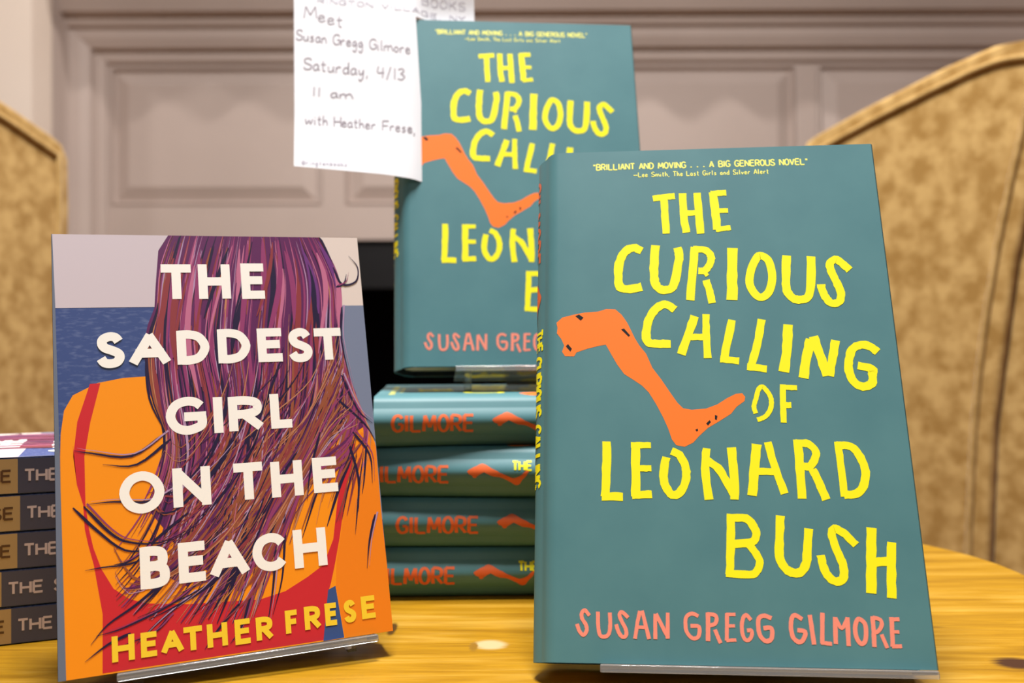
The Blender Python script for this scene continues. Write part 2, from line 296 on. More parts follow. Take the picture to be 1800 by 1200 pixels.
# ------------------------------------------------------------ lettering and cover drawing, tenths of a millimetre on each cover
D = json.loads('''{"title":[[322,[504,2122,558,2130,609,2134]],[347,[555,2123,559,2029,561,1934]],[346,[646,2148,648,2010,656,1937]],[346,[716,2148,718,2035,723,1930]],[289,[649,2040,721,2042]],[375,[791,2149,796,2049,800,1949]],[292,[779,2142,853,2144]],[259,[793,2050,856,2049]],[256,[793,1949,863,1959]],[392,[444,1846,404,1864,364,1841,337,1783,332,1715,339,1662,384,1652,439,1663]],[390,[509,1874,498,1754,501,1683,522,1650,561,1646,587,1673,610,1769,617,1823,610,1860]],[361,[691,1861,676,1732,658,1591]],[335,[684,1849,736,1846,761,1820,764,1794,751,1762,731,1738,702,1738]],[328,[735,1691,749,1635,759,1575]],[194,[725,1738,743,1712]],[469,[864,1852,855,1710,848,1589]],[358,[988,1811,1023,1788,1036,1731,1034,1680,1015,1625,981,1600,952,1619,932,1671,943,1737,967,1789,988,1811]],[382,[1110,1808,1099,1704,1098,1631,1122,1594,1154,1586,1188,1599,1206,1657,1221,1801]],[353,[1386,1728,1354,1764,1326,1784,1300,1758,1306,1714,1322,1669,1336,1618,1326,1575,1295,1565,1271,1587,1255,1627,1253,1660]],[377,[587,1545,552,1570,516,1564,481,1526,459,1468,453,1407,468,1383,515,1379,562,1378]],[373,[676,1512,645,1430,607,1327]],[319,[727,1521,723,1436,724,1308]],[293,[647,1410,719,1410]],[344,[842,1491,818,1393,794,1297]],[313,[779,1304,862,1293]],[342,[974,1492,946,1369,911,1263]],[311,[895,1266,981,1255]],[419,[1089,1465,1078,1360,1054,1240]],[415,[1183,1393,1157,1307,1135,1211]],[390,[1197,1407,1216,1323,1238,1220]],[363,[1290,1387,1271,1305,1248,1220]],[360,[1467,1329,1436,1357,1398,1364,1361,1344,1340,1293,1335,1242,1349,1194,1387,1170,1426,1183,1434,1224,1435,1251,1375,1267]],[203,[919,1050,913,1082,924,1117,936,1156,953,1173,968,1161,984,1135,990,1108,984,1073,967,1044,947,1029,923,1022]],[253,[1045,1182,1039,1092,1035,1008]],[230,[1035,1169,1105,1166]],[253,[1047,1088,1074,1087]],[371,[266,925,264,807,258,682]],[340,[242,683,333,682]],[370,[392,920,390,796,388,682]],[275,[372,909,459,908]],[271,[393,805,458,806]],[315,[372,688,457,693]],[343,[547,883,580,865,604,814,606,768,588,716,558,690,530,703,509,756,514,815,523,855]],[342,[699,894,688,804,698,670]],[341,[690,844,743,807,772,754,810,682]],[365,[804,898,809,790,805,671]],[390,[914,912,898,807,880,688]],[317,[962,922,979,825,1016,697]],[292,[904,793,991,792]],[364,[1088,932,1088,806,1086,676]],[318,[1080,916,1132,913,1160,880,1154,848,1131,816,1106,815]],[336,[1140,802,1162,745,1186,672]],[290,[1256,923,1260,804,1262,685]],[338,[1250,907,1311,901,1344,854,1359,793,1345,733,1311,699,1260,692]],[327,[785,608,779,495,767,360]],[329,[769,594,849,591,877,557,886,527,864,492,782,484]],[300,[850,484,880,446,892,408,878,374,848,360,751,364]],[347,[991,604,980,508,974,435,990,392,1018,371,1050,371,1077,400,1090,461,1101,551]],[322,[1288,484,1250,527,1213,550,1195,537,1201,491,1216,442,1230,393,1223,348,1196,336,1168,352,1149,393,1142,442]],[389,[1358,556,1344,432,1329,291]],[364,[1433,497,1420,399,1407,273]],[342,[1349,416,1417,419]]],"author":[[158,[186,187,166,208,154,195,155,175,170,151,174,129,160,109,142,129,134,153]],[158,[221,203,221,146,229,110,247,105,265,117,271,158,270,200]],[158,[345,181,320,203,309,191,319,164,334,134,334,110,319,105,304,124,295,154]],[157,[371,98,383,166,394,208]],[157,[402,210,414,159,428,98]],[135,[378,144,416,144]],[157,[453,98,456,198]],[157,[458,198,480,154,506,103]],[157,[503,101,507,203]],[156,[631,191,606,201,583,189,577,159,583,125,605,104,628,113,631,150,597,152]],[179,[670,206,668,155,665,94]],[157,[667,201,697,196,704,182,696,162,673,155]],[155,[695,140,704,114,715,87]],[156,[747,204,740,97]],[135,[743,200,781,200]],[134,[746,155,776,155]],[133,[738,98,778,101]],[155,[842,179,822,199,808,179,803,143,809,109,823,100,839,114,841,138,823,138]],[177,[924,187,897,197,874,187,869,148,877,114,898,98,919,110,921,148,889,148]],[177,[1046,185,1019,201,1004,187,999,152,1004,115,1025,97,1045,108,1053,137,1023,143]],[177,[1077,203,1081,147,1085,88]],[177,[1128,212,1117,92]],[153,[1112,96,1155,92]],[176,[1170,92,1176,196]],[155,[1177,193,1199,153,1226,194]],[176,[1225,196,1219,85]],[176,[1271,190,1291,172,1292,135,1284,103,1267,95,1253,119,1251,153,1259,180,1271,190]],[176,[1324,201,1322,140,1319,83]],[154,[1324,197,1353,188,1356,167,1339,143,1323,140]],[153,[1352,132,1360,106,1369,80]],[175,[1398,193,1390,85]],[155,[1388,191,1428,191]],[132,[1396,143,1422,142]],[152,[1387,87,1426,88]]],"leg":[43,1488,70,1514,126,1528,172,1537,235,1541,273,1553,315,1551,343,1524,367,1486,384,1448,400,1410,420,1373,450,1332,476,1265,513,1211,552,1147,581,1101,605,1075,642,1068,705,1073,755,1092,800,1121,838,1140,866,1143,878,1126,874,1107,838,1081,812,1049,757,1014,710,986,668,948,643,920,605,901,569,908,551,934,537,982,517,1033,487,1096,457,1149,427,1182,387,1211,350,1236,320,1280,293,1331,269,1378,238,1373,183,1359,135,1342,124,1323,83,1324,69,1346,79,1376,65,1409,45,1436,48,1462],"legmarks":[[130,1520,147,1528,168,1512,155,1497],[339,1452,353,1456,380,1422,373,1415],[86,1372,96,1383,114,1360,107,1346],[742,1044,753,1040,749,1021,741,1024],[702,1005,718,1021,723,1012,710,996],[654,977,664,983,666,974,660,969]],"blurb":[220,2301,1246,2305,415,2250,1060,2260],"pl":[["T",44.7,158.3,57.9,175.0],["H",60.9,158.2,75.1,175.1],["E",79.7,158.0,90.6,175.5],["S",16.6,127.2,28.8,143.4],["A",30.2,127.6,47.5,143.0],["D",49.7,127.5,64.3,143.4],["D",67.3,127.4,82.4,143.6],["E",85.2,127.3,96.8,143.5],["S",99.2,126.6,111.1,143.2],["T",111.9,127.2,124.9,142.9],["G",44.3,95.6,61.4,112.7],["I",64.6,95.5,68.3,112.0],["R",70.3,95.8,86.2,111.7],["L",89.1,95.9,99.0,112.1],["O",24.5,63.1,42.6,81.1],["N",46.0,64.2,61.7,81.3],["T",71.5,64.8,84.2,81.3],["H",87.7,64.6,101.8,80.8],["E",106.1,65.0,117.7,81.1],["B",31.3,31.6,43.4,49.0],["E",46.6,32.2,57.9,49.1],["A",59.6,32.5,76.2,48.7],["C",77.6,32.8,92.4,49.2],["H",95.5,32.5,110.1,49.5]],"pa":[["H",20.0,4.2,28.6,14.5],["E",30.8,4.4,37.2,14.3],["A",38.8,4.4,47.7,14.0],["T",47.7,4.4,55.2,14.1],["H",57.1,4.4,65.4,14.0],["E",68.2,3.9,74.8,14.3],["R",77.0,4.3,84.4,14.0],["F",89.6,5.4,94.9,15.2],["R",97.8,5.8,105.2,15.7],["E",107.0,6.2,112.3,15.9],["S",115.4,6.3,121.2,16.1],["E",123.4,6.9,129.9,16.8]],"horizon":[-6,1550,1377,1540],"body":[384,1229,275,1226,171,1208,74,1159,39,1094,25,997,21,900,21,662,20,430,22,204,23,-1,1372,0,1373,62,1370,304,1365,533,1369,859,1338,964,1299,986,1227,1085,1131,1227,720,1269],"suit":[168,421,213,334,273,285,334,259,499,234,664,223,797,214,907,235,1008,284,1082,328,1135,436,1166,596,1211,776,1240,867,1275,865,1253,773,1222,693,1193,567,1163,434,1130,313,1109,245,1096,212,1064,5,163,6,169,237,140,440,121,523,109,590,105,690,83,775,72,945,71,896,89,1042,142,1206,183,1207,140,1039,114,893,114,773,114,689,125,589,140,510],"gap":[1094,217,1128,230,1149,3,1056,1],"arm":[1191,542,1224,682,1259,780,1304,917,1346,901,1371,845,1368,533,1373,304,1375,55,1372,0,1152,3,1130,228,1142,342,1166,433],"hair":[486,1899,441,1816,424,1652,415,1544,384,1465,361,1360,371,1256,381,1152,408,1062,444,971,424,872,396,750,368,630,422,552,465,476,414,362,503,305,575,368,644,336,711,256,764,347,809,490,843,436,902,581,963,729,1034,828,1103,876,1186,925,1237,894,1323,943,1297,1109,1260,1222,1242,1363,1265,1533,1269,1649,1240,1736,1212,1824,1184,1897,834,1900],"guides":[[496,1900,440,1733,420,1544,376,1386,386,1152,435,971,398,799,312,635,218,502],[578,1898,517,1651,476,1383,489,1121,506,866,437,624,337,395,222,269],[705,1900,641,1651,602,1380,633,1114,636,856,564,612,472,379,307,201],[834,1900,793,1650,752,1376,761,1108,746,849,695,600,634,361,496,153],[966,1899,976,1650,931,1371,900,1101,869,840,816,589,752,348,656,132],[1074,1898,1124,1649,1102,1367,1067,1093,996,831,902,581,831,339,750,119],[1162,1897,1244,1678,1243,1476,1241,1251,1195,1032,1112,823,1024,699,916,429],[1184,1897,1266,1649,1250,1363,1288,1110,1354,928,1337,807,1298,676,1265,548]],"wisps":[[440,971,298,880,141,904,75,920],[462,944,319,842,184,852],[107,683,205,564,281,516,406,503,562,563],[66,681,155,579,262,485,374,485,537,541],[452,720,359,679,224,691,125,690],[517,616,375,509,305,433,172,425,107,420],[351,488,271,437,216,431],[437,360,298,259,187,193,122,123],[525,278,384,179,293,100],[708,208,608,103,559,40],[756,226,714,112,663,48],[927,579,916,429,894,283,847,143],[879,433,856,263,820,98],[1237,894,1274,705,1255,549,1237,447],[1266,920,1337,807,1338,673],[1200,1087,1324,957,1371,872],[1236,1195,1297,1027,1365,955],[1240,1736,1275,1649,1346,1663,1361,1736,1321,1795],[1246,1634,1286,1654,1302,1701],[371,1308,380,1127,440,971],[1265,1533,1250,1363,1280,1138],[1113,929,1054,748,1031,621],[430,196,360,136,250,106],[1184,1894,1219,1809,1252,1707],[1338,528,1301,414,1278,289],[273,148,185,115,99,60],[550,323,432,243,252,174,144,154]],"card":[-730,2796,-683,1283,140,1208,80,2392,475,2296,459,2732],"cardlines":[["Meet",-65.2,243.8,-39.6,237.4,10.1],["Susan Gregg Gilmore",-69.9,226.5,4.4,219.4,8.6],["Saturday, 4/13",-64.6,205.4,1.2,199.8,9.4],["11 am",-58.8,185.4,-32.6,183.4,7.0],["with Heather Frese,",-62.6,165.5,7.5,161.0,7.8]],"cardprint":[["BOOKS",12.0,254.0,41.5,251.5,5.5],["RINGTON VILLAGE, NY",-56.9,249.6,41.3,242.8,3.6],["@ringtonbooks",-63.6,131.1,-35.4,130.0,2.6]]}''')

# ------------------------------------------------------------ the room
def room():
    m = MB(); m.box(-3.2, 3.6, -2.2, 3.4, -0.05, 0)
    struct(m.build('floor', noise_mat('floor_boards', lin(120, 82, 52), lin(146, 102, 66), 4, stretch=(1, 12, 1), rough=0.45)))
    m = MB(); m.box(-3.2, 3.6, -2.2, 3.4, 2.62, 2.70); struct(m.build('ceiling', plaster))
    m = MB(); m.box(-3.2, -1.21, 2.36, 2.72, 0, 2.62); m.box(1.55, 3.6, 2.36, 2.72, 0, 2.62); m.box(-1.21, 1.55, 2.615, 2.72, 1.021, 2.62)
    m.box(-1.21, -0.645, 2.615, 2.72, 0, 1.021); m.box(0.985, 1.55, 2.615, 2.72, 0, 1.021); struct(m.build('wall_back', plaster))
room()

def fireplace():
    t = thing('fireplace', 'grey painted panelled fireplace surround with a black firebox opening', 'fireplace', Matrix.Translation((0.17, 2.60, 0)))
    def P(name, mb, mt, parent=t, **k):
        o = mb.build(name, mt, None, **k); o.parent = parent; o.matrix_parent_inverse = Matrix.Translation((-0.17, -2.60, 0)); return o
    yf = 2.60
    xl, xr, zt = -1.12, 1.46, 1.484      # inner edge of the moulded frame
    # stepped moulding: profile in (d outwards, forward)
    prof = [(0.0, 0.0), (0.004, 0.012), (0.020, 0.016), (0.032, 0.016), (0.036, 0.034), (0.060, 0.046), (0.085, 0.050), (0.088, 0.062), (0.104, 0.070),
            (0.110, 0.070), (0.116, 0.094), (0.150, 0.112), (0.176, 0.118), (0.180, 0.132), (0.200, 0.138), (0.214, 0.138)]
    cx = lambda x: min(max(x, -1.2095), 1.5495)
    m = MB(); rows = []
    for d, f in prof:
        rows.append([(cx(xl-d), yf-f, 0.031), (cx(xl-d), yf-f, zt+d), (cx(xr+d), yf-f, zt+d), (cx(xr+d), yf-f, 0.031)])
    vs = [p for r in rows for p in r]
    m.add(vs, [(4*i+k, 4*i+k+1, 4*i+k+5, 4*i+k+4) for i in range(len(prof)-1) for k in range(3)])
    P('moulding', m, wall_paint)
    # breast: rails and stiles round the panels
    px = [(-1.12+0.006, -0.528), (-0.462, 0.132), (0.194, 0.792), (0.852, 1.446)]
    z0, z1 = 1.091, 1.478
    m = MB(); m.box(xl-0.02, xr+0.02, yf, yf+0.012, 0.995, z0); m.box(xl-0.02, xr+0.02, yf, yf+0.012, z1, zt+0.02)
    xs = [xl-0.02]+[v for p in px for v in p]+[xr+0.02]
    for i in range(0, len(xs), 2): m.box(xs[i], xs[i+1], yf, yf+0.012, z0, z1)
    for xa, xb in ((xl-0.02, -0.62), (0.96, xr+0.02)): m.box(xa, xb, yf, yf+0.012, 0.02, 0.995)
    P('frieze_frame', m, wall_paint, bevel=0.003)
    for a, b in px:
        m = MB(); st = [(0, 0.0), (0.006, -0.004), (0.010, 0.010), (0.016, 0.010), (0.052, -0.004), (0.056, -0.004)]
        vs = []
        for d, y in st: vs += [(a+d, yf+y, z0+d), (b-d, yf+y, z0+d), (b-d, yf+y, z1-d), (a+d, yf+y, z1-d)]
        n = len(st); m.add(vs, [(4*i+k, 4*i+(k+1) % 4, 4*i+4+(k+1) % 4, 4*i+4+k) for i in range(n-1) for k in range(4)]+[tuple(4*(n-1)+k for k in range(4))])
        P('panel', m, wall_paint)
    m = MB(); m.box(-1.209, 1.549, yf-0.25, yf+0.012, 1.785, 1.825); m.box(-1.209, 1.549, yf-0.18, yf+0.012, 1.749, 1.785); P('mantel_shelf', m, wall_paint, bevel=0.006)
    # added scalloped blocker under the shelf front, out of view, shaping the panel shadow
    per = 0.154; pts = [(-1.209, 1.785), (-1.209, 1.740)]; x = -1.209; n = 0
    while x < 1.545:
        ph = ((x+0.475)/per) % 1.0
        pts.append((x, 1.755-0.040*(0.5-0.5*math.cos(2*PI*ph)))); x += per/14
    pts += [(1.549, 1.740), (1.549, 1.785)]
    m = MB(); m.prism(pts, lambda a, b, d: (a, yf-0.238+d, b), 0, 0.012); P('scalloped_shadow_caster', m, wall_paint)
    m = MB(); m.box(-0.62, 0.96, yf+0.012, yf+0.45, 0, 0.02); m.box(-0.62, 0.96, yf+0.43, yf+0.45, 0.02, 0.995); m.box(-0.64, -0.62, yf+0.0121, yf+0.45, 0, 0.995)
    m.box(0.96, 0.98, yf+0.0121, yf+0.45, 0, 0.995); m.box(-0.64, 0.98, yf+0.0121, yf+0.45, 0.995, 1.02); P('firebox', m, soot)
    m = MB()
    for x0, x1, z0_, z1_ in ((-0.62, -0.50, 0.02, 0.985), (0.84, 0.96, 0.02, 0.985), (-0.50, 0.84, 0.86, 0.985)): m.box(x0, x1, yf+0.014, yf+0.045, z0_, z1_)
    P('slate_surround', m, slate, bevel=0.002)
    m = MB(); m.box(-0.9, 1.24, yf-0.42, yf-0.02, 0, 0.03); P('hearth', m, slate, bevel=0.004)
fireplace()

# ------------------------------------------------------------ wing chairs
def make_chair(label, mw):
    t = thing('wing_chair', label, 'armchair', mw, 'olive velvet wing chairs')
    prof = [(-0.345, 0.14), (-0.348, 0.30), (-0.360, 0.60), (-0.385, 0.80), (-0.422, 0.98), (-0.434, 1.03), (-0.426, 1.050), (-0.404, 1.062), (-0.360, 1.063), (-0.305, 1.050), (-0.210, 1.020), (-0.135, 0.993), (-0.116, 0.984), (-0.106, 0.968),
            (-0.104, 0.90), (-0.106, 0.80), (-0.100, 0.72), (-0.080, 0.655), (-0.03, 0.63), (0.14, 0.62), (0.22, 0.61), (0.262, 0.585), (0.27, 0.54), (0.265, 0.46), (0.262, 0.14)]
    for sgn in (-1, 1):
        xo, xi = sgn*0.385, sgn*0.315
        m = MB(); m.prism(prof, lambda a, b, d: (d, a, b), xi, xo); o = m.build('wing_and_arm', fabric, t, bevel=0.024, seg=4)
        # welt along the outer face, inset from the edge
        inset = []
        P = [Vector(p) for p in prof]; n = len(P)
        for i in range(n):
            a, b, c = P[i-1], P[i], P[(i+1) % n]
            d1 = (b-a).normalized(); d2 = (c-b).normalized(); nn = Vector((-(d1.y+d2.y), d1.x+d2.x))
            nn = -nn.normalized() if nn.length > 1e-6 else Vector((0, 0))
            inset.append(b+nn*0.022)
        wp = catmull([(sgn*0.3865, q.x, q.y) for q in inset[1:-1]], 4)
        m = MB(); m.tube(wp, 0.0042, 8); m.build('welt', welt_mat, o)
        m = MB(); m.prism([(0.262*0+0.0+0.045*math.cos(a), 0.60+0.045*math.sin(a)) for a in [2*PI*k/20 for k in range(20)]], lambda a, b, d: (sgn*0.34+a, d, b), -0.06, 0.285, smooth=False)
        m.build('arm_roll', fabric, t, bevel=0.012)
    back = [(-0.40, 0.14), (-0.405, 0.30), (-0.425, 0.60), (-0.448, 0.80), (-0.476, 0.98), (-0.486, 1.035), (-0.470, 1.068), (-0.430, 1.078), (-0.385, 1.07), (-0.345, 1.03), (-0.315, 0.90), (-0.275, 0.65), (-0.26, 0.46), (-0.26, 0.14)]
    m = MB(); m.prism(back, lambda a, b, d: (d, a, b), -0.3145, 0.3145); m.build('back', fabric, t, bevel=0.03, seg=4)
    rear = [(-0.346, 0.14), (-0.349, 0.30), (-0.361, 0.60), (-0.386, 0.80), (-0.424, 0.98), (-0.440, 1.03), (-0.452, 1.03), (-0.444, 0.98), (-0.430, 0.80), (-0.410, 0.60), (-0.395, 0.30), (-0.392, 0.14)]
    for xa, xb in ((-0.372, -0.3146), (0.3146, 0.372)):
        m = MB(); m.prism(rear, lambda a, b, d: (d, a, b), xa, xb); m.build('rear_panel', fabric, t, bevel=0.003)
    m = MB(); m.box(-0.3145, 0.3145, -0.259, 0.25, 0.14, 0.34); m.build('seat_base', fabric, t, bevel=0.02)
    m = MB(); m.box(-0.3145, 0.3145, -0.25, 0.29, 0.342, 0.47); m.build('seat_cushion', fabric, t, bevel=0.04, seg=5)
    for x in (-0.33, 0.33):
        for y, k in ((0.21, 1), (-0.345, -1)):
            m = MB(); m.tube([(x, y+k*0.03, 0.0), (x, y+k*0.018, 0.05), (x, y, 0.145)], [0.016, 0.02, 0.027], 12); m.build('leg', leg_wood, t)
    return t
chair = make_chair('olive velvet wing chair on the right, rising behind the leaning teal hardcover', Matrix.Translation((0.603, 1.665, 0)) @ Matrix.Rotation(math.radians(45), 4, 'Z'))
c2 = copy_tree(chair); c2.matrix_world = Matrix.Translation((-0.952, 1.556, 0)) @ Matrix.Rotation(math.radians(-20), 4, 'Z')
c2['label'] = 'olive velvet wing chair on the left, behind the pile of paperbacks'

# ------------------------------------------------------------ table
def table():
    t = thing('side_table', 'honey pine table with rounded corners that carries the book display', 'table', Matrix.Translation((0, 0, 0)))
    x0, x1, y0, y1, r = -0.52, 0.312, 0.10, 0.73, 0.15
    pts = []
    for cx, cy, a0 in ((x1-r, y1-r, 0), (x0+r, y1-r, 90), (x0+r, y0+r, 180), (x1-r, y0+r, 270)):
        for k in range(13):
            a = math.radians(a0+k*7.5); pts.append((cx+r*math.cos(a), cy+r*math.sin(a)))
    m = MB(); m.prism(pts, lambda a, b, d: (a, b, d), TZ-0.030, TZ); m.build('tabletop', wood, t, bevel=0.005, seg=3)
    m = MB(); m.box(x0+0.08, x1-0.08, y0+0.09, y0+0.11, TZ-0.11, TZ-0.031); m.box(x0+0.08, x1-0.08, y1-0.11, y1-0.09, TZ-0.11, TZ-0.031)
    m.box(x0+0.08, x0+0.10, y0+0.11, y1-0.11, TZ-0.11, TZ-0.031); m.box(x1-0.10, x1-0.08, y0+0.11, y1-0.11, TZ-0.11, TZ-0.031); m.build('apron', wood, t)
    for x in (x0+0.075, x1-0.075):
        for y in (y0+0.085, y1-0.085):
            m = MB(); m.tube([(x, y, 0), (x, y, 0.25), (x, y, TZ-0.031)], [0.016, 0.022, 0.028], 16); m.build('leg', wood, t)
table()

# ------------------------------------------------------------ hardcover novel
W, H, T = 0.1555, 0.239, 0.028
ARC = [(-0.0012-0.0043*math.sin(PI*k/20), 0.006+(T-0.012)*k/20) for k in range(21)]
FRONT = [(W+0.0004, 0.0034), (W+0.0003, 0.0008), (W-0.0004, 0.0), (0.016, 0.0), (0.0050, 0.0), (0.0032, 0.0005), (0.0014, 0.0016), (-0.0002, 0.0034)]
PROF = FRONT+ARC+[(x, T-y) for x, y in reversed(FRONT)]
def shell(mb, prof, h, th, xoff, z0=0.0, mi=0):
    n = len(prof); inn = []
    for i in range(n):
        a = Vector(prof[max(i-1, 0)]); b = Vector(prof[min(i+1, n-1)]); d = (b-a).normalized(); inn.append((prof[i][0]+d.y*th, prof[i][1]-d.x*th))
    vs = [(x+xoff, y, z) for pr in (prof, inn) for z in (z0, z0+h) for x, y in pr]
    fs = []
    for i in range(n-1):
        fs += [(i, i+1, n+i+1, n+i), (2*n+i+1, 2*n+i, 3*n+i, 3*n+i+1), (i+1, i, 2*n+i, 2*n+i+1), (n+i, n+i+1, 3*n+i+1, 3*n+i)]
    fs += [(0, n, 3*n, 2*n), (n-1, 3*n-1, 4*n-1, 2*n-1)]
    mb.add(vs, fs, mi, False)
def make_hardcover(label, mw, group=None, top_label=None):
    rnd = random.Random(7)
    t = thing('hardcover_book', label, 'book', mw, group)
    m = MB(); shell(m, PROF, H, 0.00022, -W/2)
    def face(layer): return lambda u, v, e=0: (u-W/2, -0.00004*layer-e, v)
    # every stroke cut-paper lettered
    for wd, pts in D['title']: m.ribbon(pairs(pts, 1e-4), wd*1e-5*1.04, face(2), 1, jit=0.10, rnd=rnd)
    for wd, pts in D['author']: m.ribbon(pairs(pts, 1e-4), wd*1e-5*1.0, face(2), 3, jit=0.08, rnd=rnd)
    m.flat(pairs(D['leg'], 1e-4), face(1), 2)
    for mk in D['legmarks']: m.flat(pairs(mk, 1e-4), face(2), 4)
    mm = 0.001
    text(m, '"BRILLIANT AND MOVING . . . A BIG GENEROUS NOVEL"', 22.0*mm, 124.6*mm, 228.7*mm, 231.9*mm, 0.70*mm, face(1), 5)
    text(m, '\u2014Lee Smith, The Last Girls and Silver Alert', 41.5*mm, 106*mm, 224.3*mm, 226.8*mm, 0.46*mm, face(1), 5)
    # spine lettering, read from the head down
    def sp(s, q, e=0):
        k = min(max(0.5-q/0.0205, 0.0), 1.0); return (-0.0012-0.0043*math.sin(PI*k)-0.00018-e-W/2, 0.006+(T-0.012)*k, H-s)
    text(m, 'GILMORE', 10.5*mm, 55*mm, -6.3*mm, 4.9*mm, 1.9*mm, sp, 6, gap=0.32, rnd=rnd, jit=0.1)
    ca, sa = math.cos(0.44), math.sin(0.44); lg = [(a*ca-q*sa, a*sa+q*ca) for a, q in pairs(D['leg'], 1e-4)]; ux = [p[0] for p in lg]; uy = [p[1] for p in lg]
    m.flat([((p[0]-min(ux))/(max(ux)-min(ux))*34*mm+65.5*mm, (p[1]-min(uy))/(max(uy)-min(uy))*15.5*mm-8.6*mm) for p in lg], sp, 6, cuts=2)
    text(m, 'THE', 90.5*mm, 101*mm, 2.6*mm, 8.2*mm, 1.3*mm, sp, 1, rnd=rnd, jit=0.1)
    text(m, 'CURIOUS CALLING', 104*mm, 165*mm, -0.5*mm, 7.5*mm, 1.6*mm, sp, 1, rnd=rnd, jit=0.1)
    text(m, 'OF LEONARD BUSH', 106*mm, 190*mm, -9*mm, -2.0*mm, 1.6*mm, sp, 1, rnd=rnd, jit=0.1)
    j = m.build('dust_jacket', [teal, yellow, orange, salmon, case_dark, white_yellow, spine_orange], t, weld=False)
    for p in j.data.polygons: p.use_smooth = p.material_index == 0
    j.data.set_sharp_from_angle(angle=0.7)
    m = MB()
    m.box(0.008-W/2, W/2-0.0002, 0.0004, 0.0032, 0.0003, H-0.0003); m.box(0.008-W/2, W/2-0.0002, T-0.0032, T-0.0004, 0.0003, H-0.0003)
    shell(m, [(0.008, 0.0006)]+[(x+0.0008, y) for x, y in ARC]+[(0.008, T-0.0006)], H-0.0006, 0.0012, -W/2, 0.0003)
    m.build('case_boards', case_dark, t, weld=False)
    pb = [(0.004, 0.0034), (W-0.004, 0.0034), (W-0.0062, T*0.3), (W-0.0070, T/2), (W-0.0062, T*0.7), (W-0.004, T-0.0034), (0.004, T-0.0034)]+[(-0.0010+0.0045*abs(k-3)/3*0.6, 0.006+(T-0.012)*(6-k)/6) for k in range(0, 7)]
    m = MB(); m.prism(pb, lambda a, b, d: (a-W/2, b, d), 0.0032, H-0.0032); m.build('page_block', pages, t)
    return t
white_yellow = mat('blurb_print', lin(236, 236, 120), 0.42, 0.35)

def frame(x, y, z0, yaw, lean, tw=0.0):
    cy, sy = math.cos(yaw), math.sin(yaw)
    a = Vector((cy, sy, 0)); b = Vector((-sy*math.sin(lean), cy*math.sin(lean), math.cos(lean)))
    a2 = math.cos(tw)*a+math.sin(tw)*b; b2 = -math.sin(tw)*a+math.cos(tw)*b; yv = b2.cross(a2)
    m = Matrix.Identity(4)
    for i in range(3): m[i][0] = a2[i]; m[i][1] = yv[i]; m[i][2] = b2[i]
    m.translation = (x, y, TZ+z0); return m
def lying(head, yaw, top, w, h, t):
    """book on its back cover, spine to the viewer, head at the left end; head = (x,y) of the spine corner"""
    d = Vector((math.cos(yaw), math.sin(yaw), 0)); n = Vector((-math.sin(yaw), math.cos(yaw), 0)); o = Vector((head[0], head[1], 0))+d*h+n*w/2; o.z = TZ+top
    m = Matrix.Identity(4)
    for i in range(3): m[i][0] = n[i]; m[i][1] = (0, 0, -1)[i]; m[i][2] = -d[i]
    m.translation = o; return m

F1 = frame(0.0902, 0.3763, 0.0117, -0.0953, 0.3454, 0.0082)
F2 = frame(-0.1178, 0.3991, 0.0095, 0.3862, 0.2497, 0.0292)
F3 = frame(0.0116, 0.5707, 0.1283, 0.0966, 0.2620, 0.0037)
front_book = make_hardcover('large teal hardcover with yellow title and orange leg, leaning at front right of the table', F1, 'teal hardcovers on easels')
back_book = copy_tree(front_book); back_book.matrix_world = F3
back_book['label'] = 'teal hardcover standing on top of the stack, with a handwritten note tucked over it'

# the stack of four under it (spines forward); GILMORE starts at these pixels along each spine
def stack_books():
    GRP = 'teal hardcovers in the stack'
    lab = ['teal hardcover lying topmost in the stack, directly under the standing teal book', 'teal hardcover second from top in the stack, its spine jacket slightly rumpled',
           'teal hardcover second from bottom in the stack of teal books', 'teal hardcover at the bottom of the stack, flat on the pine table']
    spec = [(688, 0.5145, 0.085, 3), (646, 0.5165, -0.03, 2), (697, 0.5160, 0.01, 1), (655, 0.5155, 0.03, 0)]
    for (px, yy, yaw, k), l in zip(spec, lab):
        b = copy_tree(front_book); b['label'] = l; b['group'] = GRP
        y = yy+0.0055; x = (px-900)/FPX*yy - 0.0105*math.cos(yaw)
        b.matrix_world = lying((x, y-0.0105*math.sin(yaw)), yaw, (k+1)*0.0281, W, H, T)
stack_books()

